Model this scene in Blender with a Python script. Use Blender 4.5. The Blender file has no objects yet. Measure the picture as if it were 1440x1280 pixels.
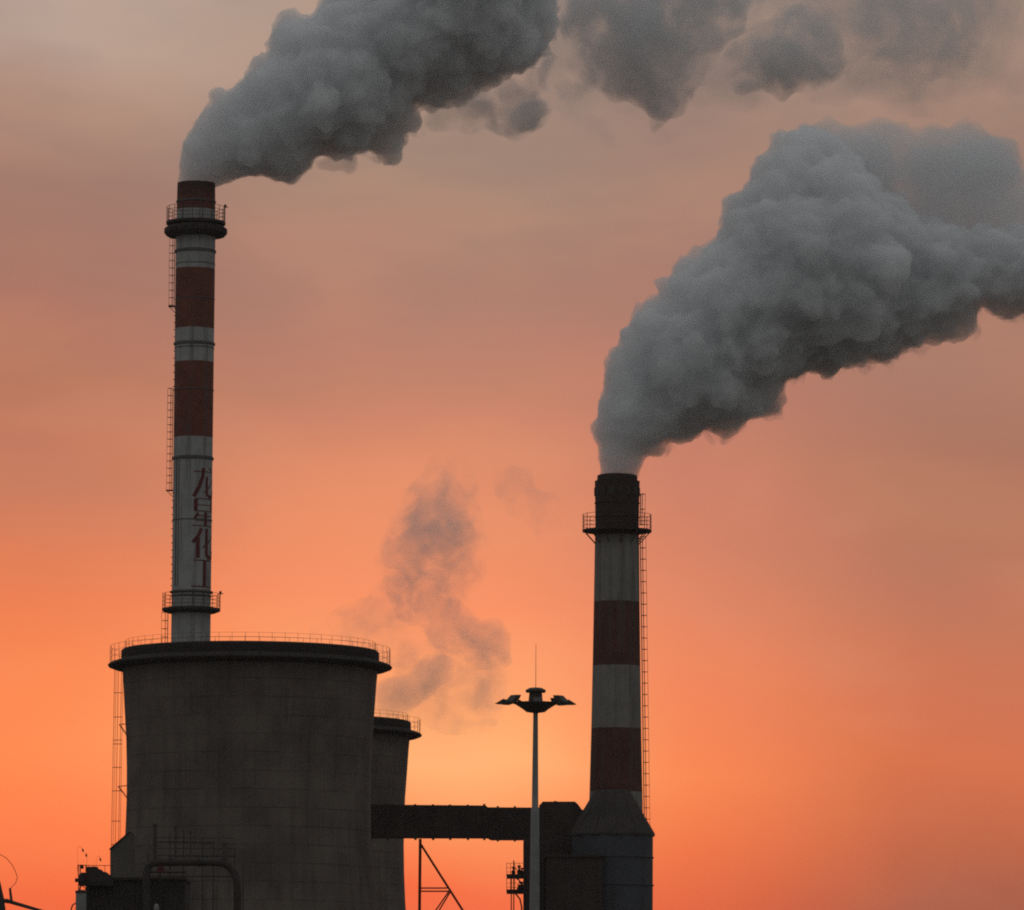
import bpy, math, random
import numpy as np
from mathutils import Vector, Matrix, noise
random.seed(7)
R = math.radians
sc = bpy.context.scene
col = sc.collection

# ------------------------------------------------------------------ camera
F = 8300.0                       # focal length in pixels of the 1440 px wide photograph
PITCH, ROLL = R(6.43), R(0.35)
CAM = Vector((0, 0, 1.7))
cd = bpy.data.cameras.new('camera'); cam = bpy.data.objects.new('camera', cd); col.objects.link(cam)
cd.sensor_fit = 'HORIZONTAL'; cd.sensor_width = 36; cd.lens = F/1440*36
cd.clip_start = 1; cd.clip_end = 20000
CM = Matrix.Rotation(math.pi/2+PITCH, 3, 'X') @ Matrix.Rotation(ROLL, 3, 'Z')
cam.matrix_world = Matrix.Translation(CAM) @ CM.to_4x4()
sc.camera = cam

# ------------------------------------------------------------------ world
SUN_EL, SUN_AZ = 3.3, -1.6       # degrees; azimuth measured from +Y towards +X
w = bpy.data.worlds.new('World'); sc.world = w; w.use_nodes = True
nt = w.node_tree; nt.nodes.clear()
class NB:
    def __init__(s, nt): s.nt = nt
    def n(s, t, **k):
        o = s.nt.nodes.new(t)
        for a, v in k.items(): setattr(o, a, v)
        return o
    def put(s, sock, v):
        if hasattr(v, 'is_output') or isinstance(v, bpy.types.NodeSocket): s.nt.links.new(v, sock)
        elif v is not None: sock.default_value = v
    def m(s, op, a, b=None, c=None, clamp=False):
        o = s.n('ShaderNodeMath', operation=op); o.use_clamp = clamp
        s.put(o.inputs[0], a); s.put(o.inputs[1], b)
        if c is not None: s.put(o.inputs[2], c)
        return o.outputs[0]
    def mr(s, v, a, b, c=0., d=1., typ='SMOOTHSTEP'):
        o = s.n('ShaderNodeMapRange', interpolation_type=typ)
        s.put(o.inputs[0], v)
        for i, x in enumerate((a, b, c, d)): o.inputs[i+1].default_value = x
        return o.outputs[0]
    def mix(s, f, a, b, mode='MIX'):
        o = s.n('ShaderNodeMix', data_type='RGBA', blend_type=mode)
        s.put(o.inputs[0], f); s.put(o.inputs[6], a); s.put(o.inputs[7], b)
        return o.outputs[2]
    def ramp(s, v, stops, interp='LINEAR'):
        o = s.n('ShaderNodeValToRGB'); e = o.color_ramp; e.interpolation = interp
        while len(e.elements) < len(stops): e.elements.new(0.5)
        for el, (p, c) in zip(e.elements, stops): el.position = p; el.color = (*c, 1)
        s.put(o.inputs[0], v); return o.outputs[0]
    def noise(s, vec, scale, detail=4, rough=.5, dist=0.):
        o = s.n('ShaderNodeTexNoise'); s.put(o.inputs['Vector'], vec)
        o.inputs['Scale'].default_value = scale; o.inputs['Detail'].default_value = detail
        o.inputs['Roughness'].default_value = rough; o.inputs['Distortion'].default_value = dist
        return o.outputs[0]
def lin(c):
    return tuple((x/255/12.92 if x/255 <= .04045 else ((x/255+.055)/1.055)**2.4) for x in c)
nb = NB(nt)
tc = nb.n('ShaderNodeTexCoord'); sx = nb.n('ShaderNodeSeparateXYZ'); nt.links.new(tc.outputs['Generated'], sx.inputs[0])
X, Y, Z = sx.outputs
el = nb.m('MULTIPLY', nb.m('ARCSINE', Z), 180/math.pi)          # elevation in degrees
az = nb.m('MULTIPLY', nb.m('ARCTAN2', X, Y), 180/math.pi)        # azimuth in degrees
def elev(y): return 6.43-(y-640)/144.9
EL0, EL1 = 0.0, 24.0
elw = nb.m('ADD', el, nb.m('MULTIPLY', nb.m('SUBTRACT', nb.noise(tc.outputs['Generated'], 14, 3, .5, .3), .5), 1.6))
t = nb.mr(elw, EL0, EL1, typ='LINEAR')
SKY = {
 'left':  [(1560,(235,86,46)),(1280,(262,108,54)),(1190,(268,126,66)),(1050,(268,144,80)),(950,(262,140,80)),(850,(246,131,81)),(700,(212,128,94)),(560,(190,122,95)),(430,(176,120,102)),(280,(168,126,110)),(170,(176,142,126)),(90,(190,165,150)),(-20,(186,165,152)),(-600,(140,136,138)),(-1600,(112,116,124))],
 'mid':   [(1560,(240,84,48)),(1270,(264,112,60)),(1190,(268,146,84)),(1080,(276,188,120)),(1000,(268,172,110)),(850,(258,150,102)),(700,(236,146,106)),(560,(206,136,109)),(400,(182,133,113)),(200,(166,138,121)),(0,(176,150,134)),(-200,(160,146,140)),(-600,(130,130,134)),(-1600,(108,114,124))],
 'midr':  [(1560,(215,76,44)),(1270,(244,106,58)),(1190,(254,122,68)),(1100,(262,140,82)),(950,(250,138,92)),(850,(238,140,101)),(700,(214,132,104)),(560,(200,130,108)),(430,(184,128,109)),(300,(172,130,114)),(160,(162,132,118)),(0,(168,144,130)),(-200,(150,138,132)),(-600,(126,125,128)),(-1600,(106,112,122))],
 'right': [(1560,(130,66,50)),(1280,(178,92,66)),(1170,(208,108,70)),(1080,(222,116,74)),(970,(216,120,84)),(880,(206,122,90)),(780,(190,122,95)),(650,(180,121,97)),(500,(180,128,107)),(320,(166,124,107)),(160,(154,126,113)),(30,(172,142,126)),(-150,(140,124,116)),(-600,(122,120,122)),(-1600,(104,110,120))],
}
def skyramp(k):
    return nb.ramp(t, [(max(0,(elev(y)-EL0)/(EL1-EL0)), lin(c)) for y, c in SKY[k]], 'EASE' if 0 else 'LINEAR')
cl, cm, cq, cr = skyramp('left'), skyramp('mid'), skyramp('midr'), skyramp('right')
front = nb.mix(nb.mr(az, -5.2, -0.6), cl, cm)
front = nb.mix(nb.mr(az, -0.2, 1.9), front, cq)
front = nb.mix(nb.mr(az, 1.5, 4.3), front, cr)
mpv = nb.n('ShaderNodeMapping'); nt.links.new(tc.outputs['Generated'], mpv.inputs[0]); mpv.inputs['Scale'].default_value = (1, 1, 2.6)
mpv.inputs['Rotation'].default_value = (0, R(14), 0)
veil = nb.noise(mpv.outputs[0], 17, 5, .5, .25)
front = nb.mix(nb.m('MULTIPLY', nb.mr(veil, .42, .66), nb.mr(el, 3.5, 9.5, .02, .22)), front, (*lin((138, 112, 108)), 1))
front = nb.mix(nb.m('MULTIPLY', nb.mr(veil, .36, .52, 1, 0), nb.mr(el, 2, 5, .06, .08)), front, (*lin((236, 168, 128)), 1))
sky = nb.n('ShaderNodeTexSky', sky_type='NISHITA'); sky.sun_disc = False
sky.sun_elevation = R(SUN_EL); sky.sun_rotation = R(SUN_AZ); sky.dust_density = 3; sky.air_density = 1.5
nish = nb.mix(1.0, sky.outputs[0], (1, 1, 1, 1), 'MULTIPLY')
scl = nb.n('ShaderNodeVectorMath', operation='SCALE'); nt.links.new(nish, scl.inputs[0]); scl.inputs[3].default_value = 0.05
# the sky away from the sunset: Nishita air under an even overcast grey
ovr = nb.mix(nb.mr(el, -2, 50), (0.235, 0.238, 0.24, 1), (0.44, 0.45, 0.45, 1))
back = nb.mix(0.3, ovr, scl.outputs[0])
ang = nb.m('ABSOLUTE', az)
fm = nb.m('MULTIPLY', nb.mr(ang, 14, 55, 1, 0), nb.mr(el, 13, 30, 1, 0))
full = nb.mix(fm, back, front)
full = nb.mix(nb.mr(el, -1.5, -0.2, 1, 0), full, (0.03, 0.027, 0.025, 1))
bg = nb.n('ShaderNodeBackground'); nt.links.new(full, bg.inputs[0]); bg.inputs[1].default_value = 1.0
wo = nb.n('ShaderNodeOutputWorld'); nt.links.new(bg.outputs[0], wo.inputs[0])
w.cycles.sampling_method = 'MANUAL'; w.cycles.sample_map_resolution = 1024

sl = bpy.data.lights.new('sun', 'SUN'); so = bpy.data.objects.new('sun', sl); col.objects.link(so)
sl.energy = 0.12; sl.angle = R(6); sl.color = (1, .45, .2)
d = Vector((math.sin(R(SUN_AZ))*math.cos(R(SUN_EL)), math.cos(R(SUN_AZ))*math.cos(R(SUN_EL)), math.sin(R(SUN_EL))))
so.rotation_euler = d.to_track_quat('Z', 'Y').to_euler()
so.location = (0, 300, 150)

sc.view_settings.view_transform = 'Standard'; sc.view_settings.look = 'None'
sc.view_settings.exposure = 0; sc.view_settings.gamma = 1
cy = sc.cycles
cy.volume_bounces = 16; cy.max_bounces = 18; cy.diffuse_bounces = 3; cy.transparent_max_bounces = 16
cy.volume_step_rate = .7; cy.volume_max_steps = 256
cy.use_denoising = False; cy.filter_width = 2.0
cy.use_adaptive_sampling = False

# ------------------------------------------------------------------ helpers
CMI = CM.copy()
def P(px, py, D):
    """point on the vertical plane y = D seen at pixel (px, py) of the photograph"""
    v = CMI @ Vector(((px-720)/F, -(py-640)/F, -1))
    return CAM + v*(D/v.y)
def S(D): return D/F*1.004       # metres per pixel at distance D
class MB:
    def __init__(s): s.v = []; s.f = []; s.mi = []
    def add(s, vs, fs, m=0):
        o = len(s.v); s.v += [tuple(v) for v in vs]; s.f += [tuple(i+o for i in f) for f in fs]; s.mi += [m]*len(fs)
        return s
    def lathe(s, c, prof, n=48, m=0, cap=True, ring=False, a0=0):
        """prof: (radius, z) list, absolute z; c: centre (x, y)"""
        vs = []; fs = []
        for r, z in prof:
            for k in range(n):
                a = 2*math.pi*k/n+a0; vs.append((c[0]+r*math.cos(a), c[1]+r*math.sin(a), z))
        L = len(prof)
        for i in range(L-1 if not ring else L):
            j = (i+1) % L
            for k in range(n):
                k2 = (k+1) % n; fs.append((i*n+k, i*n+k2, j*n+k2, j*n+k))
        if cap and not ring:
            fs.append(tuple(range(n))[::-1]); fs.append(tuple((L-1)*n+k for k in range(n)))
        return s.add(vs, fs, m)
    def tube(s, a, b, r, n=6, r2=None, m=0):
        a = Vector(a); b = Vector(b); d = (b-a)
        if d.length < 1e-6: return s
        q = d.to_track_quat('Z', 'Y'); r2 = r if r2 is None else r2
        vs = [a+q@Vector((r*math.cos(2*math.pi*k/n), r*math.sin(2*math.pi*k/n), 0)) for k in range(n)]
        vs += [b+q@Vector((r2*math.cos(2*math.pi*k/n), r2*math.sin(2*math.pi*k/n), 0)) for k in range(n)]
        fs = [(k, (k+1)%n, n+(k+1)%n, n+k) for k in range(n)]+[tuple(range(n))[::-1], tuple(range(n, 2*n))]
        return s.add(vs, fs, m)
    def path(s, pts, r, n=6, m=0, closed=False):
        """one continuous bent tube"""
        pts = [Vector(p) for p in pts]; L = len(pts); vs = []; fs = []
        ref = None
        for i, p in enumerate(pts):
            if closed: d = pts[(i+1)%L]-pts[i-1]
            else: d = pts[min(i+1, L-1)]-pts[max(i-1, 0)]
            d.normalize()
            if ref is None: ref = d.orthogonal().normalized()
            ref = (ref-d*ref.dot(d)).normalized(); u = d.cross(ref)
            rr = r[i] if isinstance(r, (list, tuple)) else r
            for k in range(n):
                a = 2*math.pi*k/n; vs.append(p+(ref*math.cos(a)+u*math.sin(a))*rr)
        for i in range(L if closed else L-1):
            j = (i+1) % L
            for k in range(n): fs.append((i*n+k, i*n+(k+1)%n, j*n+(k+1)%n, j*n+k))
        if not closed: fs += [tuple(range(n))[::-1], tuple((L-1)*n+k for k in range(n))]
        return s.add(vs, fs, m)
    def box(s, c, h, rz=0, m=0, top=1.0):
        """centre, half sizes; top scales the upper face"""
        vs = []; ca, sa = math.cos(rz), math.sin(rz)
        for z in (-1, 1):
            for x, y in ((-1,-1),(1,-1),(1,1),(-1,1)):
                k = top if z > 0 else 1
                X, Y = x*h[0]*k, y*h[1]*k
                vs.append((c[0]+X*ca-Y*sa, c[1]+X*sa+Y*ca, c[2]+z*h[2]))
        return s.add(vs, [(3,2,1,0),(4,5,6,7),(0,1,5,4),(1,2,6,5),(2,3,7,6),(3,0,4,7)], m)
    def prism(s, pts, y0, y1, m=0):
        """pts: (x, z) outline, extruded from y0 to y1"""
        n = len(pts)
        vs = [(x, y0, z) for x, z in pts]+[(x, y1, z) for x, z in pts]
        fs = [tuple(range(n)), tuple(range(n, 2*n))[::-1]]+[(i, n+i, n+(i+1)%n, (i+1)%n) for i in range(n)]
        return s.add(vs, fs, m)
def base(o):
    p = Vector((0,0,0))
    while o: p += o.location; o = o.parent
    return p
def part(name, mb, mats, parent=None, smooth=False, origin=None):
    me = bpy.data.meshes.new(name)
    off = base(parent) if parent else Vector(origin or (0,0,0))
    me.from_pydata([tuple(Vector(v)-off) for v in mb.v], [], mb.f)
    if not isinstance(mats, (list, tuple)): mats = [mats]
    for m in mats: me.materials.append(m)
    if len(mats) > 1: me.polygons.foreach_set('material_index', mb.mi)
    import bmesh
    bm = bmesh.new(); bm.from_mesh(me); bmesh.ops.recalc_face_normals(bm, faces=bm.faces); bm.to_mesh(me); bm.free()
    if smooth:
        me.polygons.foreach_set('use_smooth', [True]*len(me.polygons))
        try: me.set_sharp_from_angle(angle=R(38))
        except Exception: pass
    o = bpy.data.objects.new(name, me); col.objects.link(o)
    if parent: o.parent = parent
    else: o.location = off
    return o
def thing(name, label, cat, loc, group=None):
    o = bpy.data.objects.new(name, None); col.objects.link(o); o.location = loc; o.empty_display_size = 1
    o['label'] = label; o['category'] = cat
    if group: o['group'] = group
    return o
def tag(o, label, cat, group=None, kind=None):
    if label: o['label'] = label
    if cat: o['category'] = cat
    if group: o['group'] = group
    if kind: o['kind'] = kind
    return o

# ------------------------------------------------------------------ materials
def mat(name, base_col, rough=.8, var=.25, scale=.6, metal=0., streak=0., fn=None, bump=0.):
    m = bpy.data.materials.new(name); m.use_nodes = True; nt = m.node_tree
    b = nt.nodes['Principled BSDF']; k = NB(nt)
    tc = k.n('ShaderNodeTexCoord'); v = tc.outputs['Object']
    c = (*base_col, 1)
    n1 = k.noise(v, scale, 5, .6)
    c = k.mix(k.mr(n1, .3, .7, 0, 1), tuple(x*(1-var) for x in base_col)+(1,), tuple(min(1, x*(1+var)) for x in base_col)+(1,))
    if streak:
        mp = k.n('ShaderNodeMapping'); nt.links.new(v, mp.inputs[0]); mp.inputs['Scale'].default_value = (1.6, 1.6, .07)
        n2 = k.noise(mp.outputs[0], 1.3, 5, .65)
        c = k.mix(k.m('MULTIPLY', k.mr(n2, .48, .72), streak), c, (base_col[0]*.35, base_col[1]*.33, base_col[2]*.3, 1))
    if fn: c = fn(k, v, c)
    if hasattr(c, 'is_output'): nt.links.new(c, b.inputs['Base Color'])
    b.inputs['Roughness'].default_value = rough; b.inputs['Metallic'].default_value = metal
    b.inputs['Specular IOR Level'].default_value = .25
    if bump:
        bp = k.n('ShaderNodeBump'); bp.inputs['Strength'].default_value = bump; bp.inputs['Distance'].default_value = .05
        nt.links.new(k.noise(v, scale*6, 4, .6), bp.inputs['Height']); nt.links.new(bp.outputs[0], b.inputs['Normal'])
    return m
def lifts(n_rib, lift, depth=.35):
    """formwork joints of a cast concrete shell: rings every `lift` metres, n_rib meridian lines"""
    def fn(k, v, c):
        s = k.n('ShaderNodeSeparateXYZ'); k.nt.links.new(v, s.inputs[0])
        zz = k.m('FRACT', k.m('DIVIDE', s.outputs[2], lift))
        a = k.m('FRACT', k.m('MULTIPLY', k.m('DIVIDE', k.m('ARCTAN2', s.outputs[1], s.outputs[0]), 2*math.pi), n_rib))
        l1 = k.mr(k.m('ABSOLUTE', k.m('SUBTRACT', zz, .5)), .44, .5)
        l2 = k.mr(k.m('ABSOLUTE', k.m('SUBTRACT', a, .5)), .46, .5)
        l = k.m('MAXIMUM', l1, k.m('MULTIPLY', l2, .8))
        l = k.m('MULTIPLY', l, k.mr(k.noise(v, .35, 3), .35, .65, .3, 1))
        # whole lifts differ slightly in tone
        fl = k.n('ShaderNodeTexWhiteNoise', noise_dimensions='2D')
        cb = k.n('ShaderNodeCombineXYZ'); k.put(cb.inputs[0], k.m('FLOOR', k.m('DIVIDE', s.outputs[2], lift)))
        k.put(cb.inputs[1], k.m('FLOOR', k.m('MULTIPLY', k.m('DIVIDE', k.m('ARCTAN2', s.outputs[1], s.outputs[0]), 2*math.pi), n_rib)))
        k.nt.links.new(cb.outputs[0], fl.inputs[0])
        hsv = k.n('ShaderNodeHueSaturation'); k.put(hsv.inputs['Color'], c)
        k.put(hsv.inputs['Value'], k.m('ADD', k.m('MULTIPLY', fl.outputs[0], .1), .95))
        return k.mix(k.m('MULTIPLY', l, depth), hsv.outputs[0], (.03, .028, .025, 1))
    return fn
M = {}
M['concrete'] = mat('cast_concrete', (.13, .108, .093), .95, .26, .25, streak=.38, fn=lifts(64, 1.35, .6), bump=.2)
M['concrete_dark'] = mat('stained_concrete', (.03, .026, .023), .95, .2, .4, streak=.3)
M['steel'] = mat('red_brown_steel', (.045, .02, .016), .8, .3, 2)  # sky glow bleeding over thin steel is put into its red-brown
M['steel_dark'] = mat('sooty_steel', (.035, .028, .026), .8, .3, 1.5)
M['steel_red'] = mat('red_lead_steel', (.16, .02, .012), .7, .3, 1.5)
M['galv'] = mat('galvanised_steel', (.36, .37, .36), .5, .1, 1.5, metal=.2)
M['duct'] = mat('duct_cladding', (.045, .032, .028), .8, .25, .5, streak=.3)
M['bluegrey'] = mat('blue_grey_cladding', (.058, .063, .076), .7, .2, .4, streak=.4)
M['building'] = mat('dark_cladding', (.045, .034, .03), .85, .25, .4, streak=.4, bump=.3)
M['lamp_dark'] = mat('dark_lamp_metal', (.05, .04, .036), .6, .2, 2)
M['glass'] = mat('lamp_glass', (.12, .12, .12), .25, .1, 2)
M['rust_red_paint'] = mat('faded_red_panel', (.08, .012, .016), .7, .2, 1)
M['greypaint'] = mat('pale_grey_paint', (.22, .225, .22), .6, .15, .9, streak=.3)
M['collar'] = mat('grimy_collar_paint', (.1, .1, .096), .8, .2, 1)
M['gantry'] = mat('sooty_gantry', (.07, .058, .05), .9, .2, .8)
M['leaf'] = mat('dry_leaf', (.05, .025, .015), .8, .2, 3)
M['lettering'] = mat('red_lettering_paint', (.13, .022, .02), .75, .2, 1.5, streak=.25)

# ------------------------------------------------------------------ ground
g = MB(); 
N = 24
for i in range(N):
    for j in range(N): pass
xs = [-9000+18000*i/N for i in range(N+1)]
g.add([(x, y, 0) for y in xs for x in xs], [(j*(N+1)+i, j*(N+1)+i+1, (j+1)*(N+1)+i+1, (j+1)*(N+1)+i) for j in range(N) for i in range(N)])
tag(part('ground', g, mat('bare_ground', (.09, .08, .065), .95, .3, .02, bump=.3)), None, None, kind='structure')

# ------------------------------------------------------------------ shared builders
def circle(c, r, z, n=48, a0=0, a1=2*math.pi):
    closed = abs(a1-a0) > 6.28
    return [Vector((c[0]+r*math.cos(a0+(a1-a0)*k/(n if closed else n-1)), c[1]+r*math.sin(a0+(a1-a0)*k/(n if closed else n-1)), z)) for k in range(n)]
def railing(c, r, z, h, posts, rails=3, tr=.022, pr=.028, lean=0.):
    b = MB()
    for k in range(posts):
        a = 2*math.pi*k/posts+.11
        b.tube((c[0]+r*math.cos(a), c[1]+r*math.sin(a), z), (c[0]+(r+lean)*math.cos(a), c[1]+(r+lean)*math.sin(a), z+h), pr, 5)
    for i in range(rails):
        t = (i+1)/rails; b.path(circle(c, r+lean*t, z+h*t, 72), tr, 5, closed=True)
    return b
def ladder(A, B, out, side, wdt=.45, cage=.75, step=.3, hoop=1.0, rr=.02, c0=0., c1=1., n_str=3):
    """caged ladder from A (bottom) to B (top). out: unit vector off the wall; side: unit vector along the wall"""
    A, B, out, side = Vector(A), Vector(B), Vector(out), Vector(side); b = MB(); L = (B-A).length
    for s in (-1, 1): b.tube(A+side*s*wdt/2, B+side*s*wdt/2, rr*1.25, 5)
    k = 0
    while k*step < L:
        p = A.lerp(B, k*step/L); b.tube(p-side*wdt/2, p+side*wdt/2, rr*.7, 4); k += 1
    n = max(2, int(L*(c1-c0)/hoop))
    arcs = []
    for i in range(n+1):
        t = c0+(c1-c0)*i/n; p = A.lerp(B, t)
        pts = [p+side*(-wdt/2*math.cos(th) if 0 else -math.cos(th)*cage*.5)+out*math.sin(th)*cage for th in [math.pi*q/8 for q in range(9)]]
        pts = [p-side*wdt/2]+pts+[p+side*wdt/2]
        b.path(pts, rr, 4); arcs.append(pts)
    for q in ([2, 5, 8] if n_str == 3 else [2, 4, 6, 8]):
        b.tube(arcs[0][q], arcs[-1][q], rr*.8, 4)
    return b

# ------------------------------------------------------------------ cooling towers
def cooling_tower(cx, D, deck_px, H_y, label, flare=1.0, ladder_on=True):
    """cx: centre pixel; D: distance of the axis; deck_px: half width of the walkway; H_y: pixel row of the deck edge"""
    c = P(cx, H_y, D); s = S(D); zd = c.z; C = (c.x, c.y); k = deck_px*s/199.5/S(440)
    u = S(440)*k
    t = thing('cooling_tower', label, 'cooling tower', (c.x, c.y, 0), 'cooling towers')
    def r(px): return px*u
    q = lambda dy: zd-dy*u*flare if False else zd-dy*u
    # shell profile (half width px, px below the deck)
    outer = [(179.5, 2), (177.5, 25), (175, 65), (172.3, 105), (171, 145), (170.6, 185), (171.6, 230), (174, 280), (179, 340), (188, 410), (200, 490), (214, 560), (224, 610)]
    if flare != 1.0: outer = [(w+(179.5-w)*(1-flare), y) for w, y in outer]
    prof = [(r(w), q(y)) for w, y in outer if q(y) > 2.5]
    prof.append((prof[-1][0]*1.02, 0.0))
    th = .28
    inner = [(rr-th, z) for rr, z in prof][::-1]
    sh = MB().lathe(C, prof[::1]+inner, 128, ring=True)
    part('shell', sh, M['concrete'], t, True)
    # parapet
    pp = MB().lathe(C, [(r(178), q(4)), (r(181), q(-4)), (r(181), q(-19)), (r(179), q(-21)), (r(172), q(-21)), (r(172), q(4))], 128, ring=True)
    part('parapet', pp, M['concrete_dark'], t, True)
    # walkway lip with rounded nose
    lip = MB().lathe(C, [(r(180.5), q(-7)), (r(190), q(-4)), (r(197), q(-1.5)), (r(199.5), q(.8)), (r(198.5), q(3)), (r(192), q(5.5)), (r(184), q(7)), (r(179.6), q(7))], 128, ring=True)
    part('walkway', lip, M['concrete_dark'], t, True)
    part('railing', railing(C, r(196.5), q(-1), r(24), 60, 3, .011, .014), M['steel'], t)
    part('inner_railing', railing(C, r(176), q(-21), r(12), 60, 2, .009, .012), M['steel'], t)
    return t, C, u, zd
T1, C1, u1, zd1 = cooling_tower(351.8, 440, 199.5, 936.5, 'nearer and larger concrete cooling tower, in front of the lettered chimney')
T2, C2, u2, zd2 = cooling_tower(425, 507, 168, 1032, 'farther cooling tower, mostly hidden behind the larger one, steam drifting off it')

# ladder cage of the near tower (stands off the shell on brackets)
DL = 438
A = P(163, 1225, DL); B = P(170.5, 941, DL)
lad = MB()
rl = .019
for x0, x1 in ((161.3, 156), (166.5, 161.6), (171, 166)):
    lad.tube(P(x0, 941, DL), P(x1, 1224 if x0 > 162 else 1224, DL), rl, 5)
for x0, x1 in ((163.5, 158.6), (173.2, 168.2)):
    lad.tube(P(x0, 941, DL+.4), P(x1, 1224, DL+.4), rl*.8, 5)
for y in (975, 1009, 1041.5, 1047, 1080, 1113, 1155.5, 1188.5, 1212):
    x = 161.3-(y-941)*5.3/283
    pts = [P(x+11.5*0.5-math.cos(a)*6.1, y-.6, DL+.45-math.sin(a)*.55) for a in [math.pi*q/8 for q in range(9)]]
    lad.path(pts, .026, 5)
lo = part('ladder_cage', lad, M['steel'], T1)
for y in (1019, 1106):
    br = MB(); x = 166+3-(y-941)*5.3/283
    br.tube(P(x, y, DL), P(184, y-1.5, DL), .035, 5); br.tube(P(x, y, DL), P(184, y+24, DL), .03, 5); br.tube(P(x+2, y+1, DL+.3), P(184, y+21, DL+.3), .02, 5)
    part('bracket', br, M['steel'], T1)

# ------------------------------------------------------------------ chimneys
def band_material(name, edges, red, white, top_dark=None, tall=0):
    """edges: list of (z_low, z_high) red bands in object z"""
    def fn(k, v, c):
        s = k.n('ShaderNodeSeparateXYZ'); k.nt.links.new(v, s.inputs[0]); z = s.outputs[2]
        # paint edge wanders a little
        z = k.m('ADD', z, k.m('MULTIPLY', k.m('SUBTRACT', k.noise(v, 1.4, 3), .5), .07))
        tot = None
        for a, b in edges:
            e = k.m('MULTIPLY', k.m('GREATER_THAN', z, a), k.m('LESS_THAN', z, b))
            tot = e if tot is None else k.m('ADD', tot, e)
        mp = k.n('ShaderNodeMapping'); k.nt.links.new(v, mp.inputs[0]); mp.inputs['Scale'].default_value = (1.3, 1.3, .05)
        st = k.noise(mp.outputs[0], 1.5, 6, .7)
        pat = k.noise(v, .8, 5, .65)
        rc = k.mix(k.mr(pat, .3, .7), tuple(x*.75 for x in red)+(1,), tuple(x*1.15 for x in red)+(1,))
        wc = k.mix(k.mr(pat, .3, .7), tuple(x*.86 for x in white)+(1,), tuple(x*1.06 for x in white)+(1,))
        c = k.mix(tot, wc, rc)
        c = k.mix(k.m('MULTIPLY', k.mr(st, .46, .72), .8), c, (.09, .082, .075, 1))
        if top_dark:
            c = k.mix(k.mr(z, top_dark[0], top_dark[1], 0, .75), c, (.03, .024, .022, 1))
        return c
    return mat(name, white, .8, .1, .6, fn=fn, bump=.1)

def ring_profile(r, z, w, h):
    return [(r, z-h), (r+w, z-h*.5), (r+w, z+h*.5), (r, z+h)]

# --- lettered chimney, behind the near tower
D1 = 466
top = P(275.4, 262, D1)
cx1 = (P(272.4, 560, D1).x, D1)
s1 = S(D1)
Zl = lambda y: P(272.4, y, D1).z
R1 = 27.6*s1
K1 = thing('chimney', 'tall red and white banded chimney lettered in Chinese, rising behind the near cooling tower', 'chimney', (cx1[0], cx1[1], 0), 'factory chimneys')
ytop = 258
m1 = band_material('banded_paint', [(Zl(296), Zl(240)), (Zl(463), Zl(379)), (Zl(616), Zl(510))], (.165, .05, .034), (.36, .36, .355), (Zl(300), Zl(256)))
sh = MB().lathe(cx1, [(R1*1.03, 0), (R1, Zl(905)), (R1, Zl(650)), (R1*1.01, Zl(330)), (R1*.985, Zl(285)), (R1*.97, Zl(ytop)), (R1*.82, Zl(ytop)), (R1*.82, Zl(ytop+60))], 64)
part('shaft', sh, m1, K1, True)
for y, wd, hh, mm in ((354, .09, .16, 'g'), (372, .03, .06, 'g'), (284, .04, .08, 'd'), (421, .035, .05, 'd'), (484, .1, .15, 'g'), (490, .04, .05, 'g'), (549, .05, .05, 'd'), (645, .1, .16, 'g'), (732, .045, .05, 'd'), (833, .14, .12, 'g'), (839, .05, .1, 'g')):
    part('collar', MB().lathe(cx1, [(R1*.98, Zl(y)-hh), (R1+wd, Zl(y)-hh*.6), (R1+wd, Zl(y)+hh*.5), (R1*.98, Zl(y)+hh)], 64, ring=True), M['collar'], K1, True)
# upper double platform
def disc_ring(C, r0, prof, n=72):
    return MB().lathe(C, prof, n, ring=True)
zp = Zl(312); 
pf = part('platform', disc_ring(cx1, 0, [(R1*.98, zp+.12), (42*s1, zp-.02), (42*s1, zp-.22), (R1*.98, zp-.22)]), M['steel_dark'], K1, True)
part('railing', railing(cx1, 41*s1, zp-.02, 21*s1, 18, 4, .018, .026), M['steel'], pf)
zq = Zl(325)
part('platform', disc_ring(cx1, 0, [(R1*.98, zq+.36), (40*s1, zq+.35), (44.6*s1, zq+.14), (44.6*s1, zq-.18), (41*s1, zq-.42), (R1*.98, zq-.5)]), M['steel_dark'], K1, True)
# lower platform
zr = Zl(856)
pf2 = part('platform', disc_ring(cx1, 0, [(R1*.98, zr+.1), (41*s1, zr), (41*s1, zr-.2), (34*s1, zr-.36), (R1*.98, zr-.42)]), M['steel_dark'], K1, True)
part('railing', railing(cx1, 40*s1, zr, 21*s1, 16, 4, .018, .026), M['steel'], pf2)
# beacon lamps on the platform edges
for z0, rr, pp in ((zp, 41*s1, pf), (zr, 40.5*s1, pf2)):
    b = MB(); x = cx1[0]+rr*math.cos(.05); y = cx1[1]+rr*math.sin(.05)*-1
    b.tube((x, y, z0), (x, y, z0+22*s1), .04, 6); b.box((x+.03, y, z0+22.5*s1), (.09, .07, .12)); b.tube((x, y, z0+21*s1), (x+.26, y, z0+21*s1), .04, 6)
    part('beacon', b, M['steel'], pp)
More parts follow.
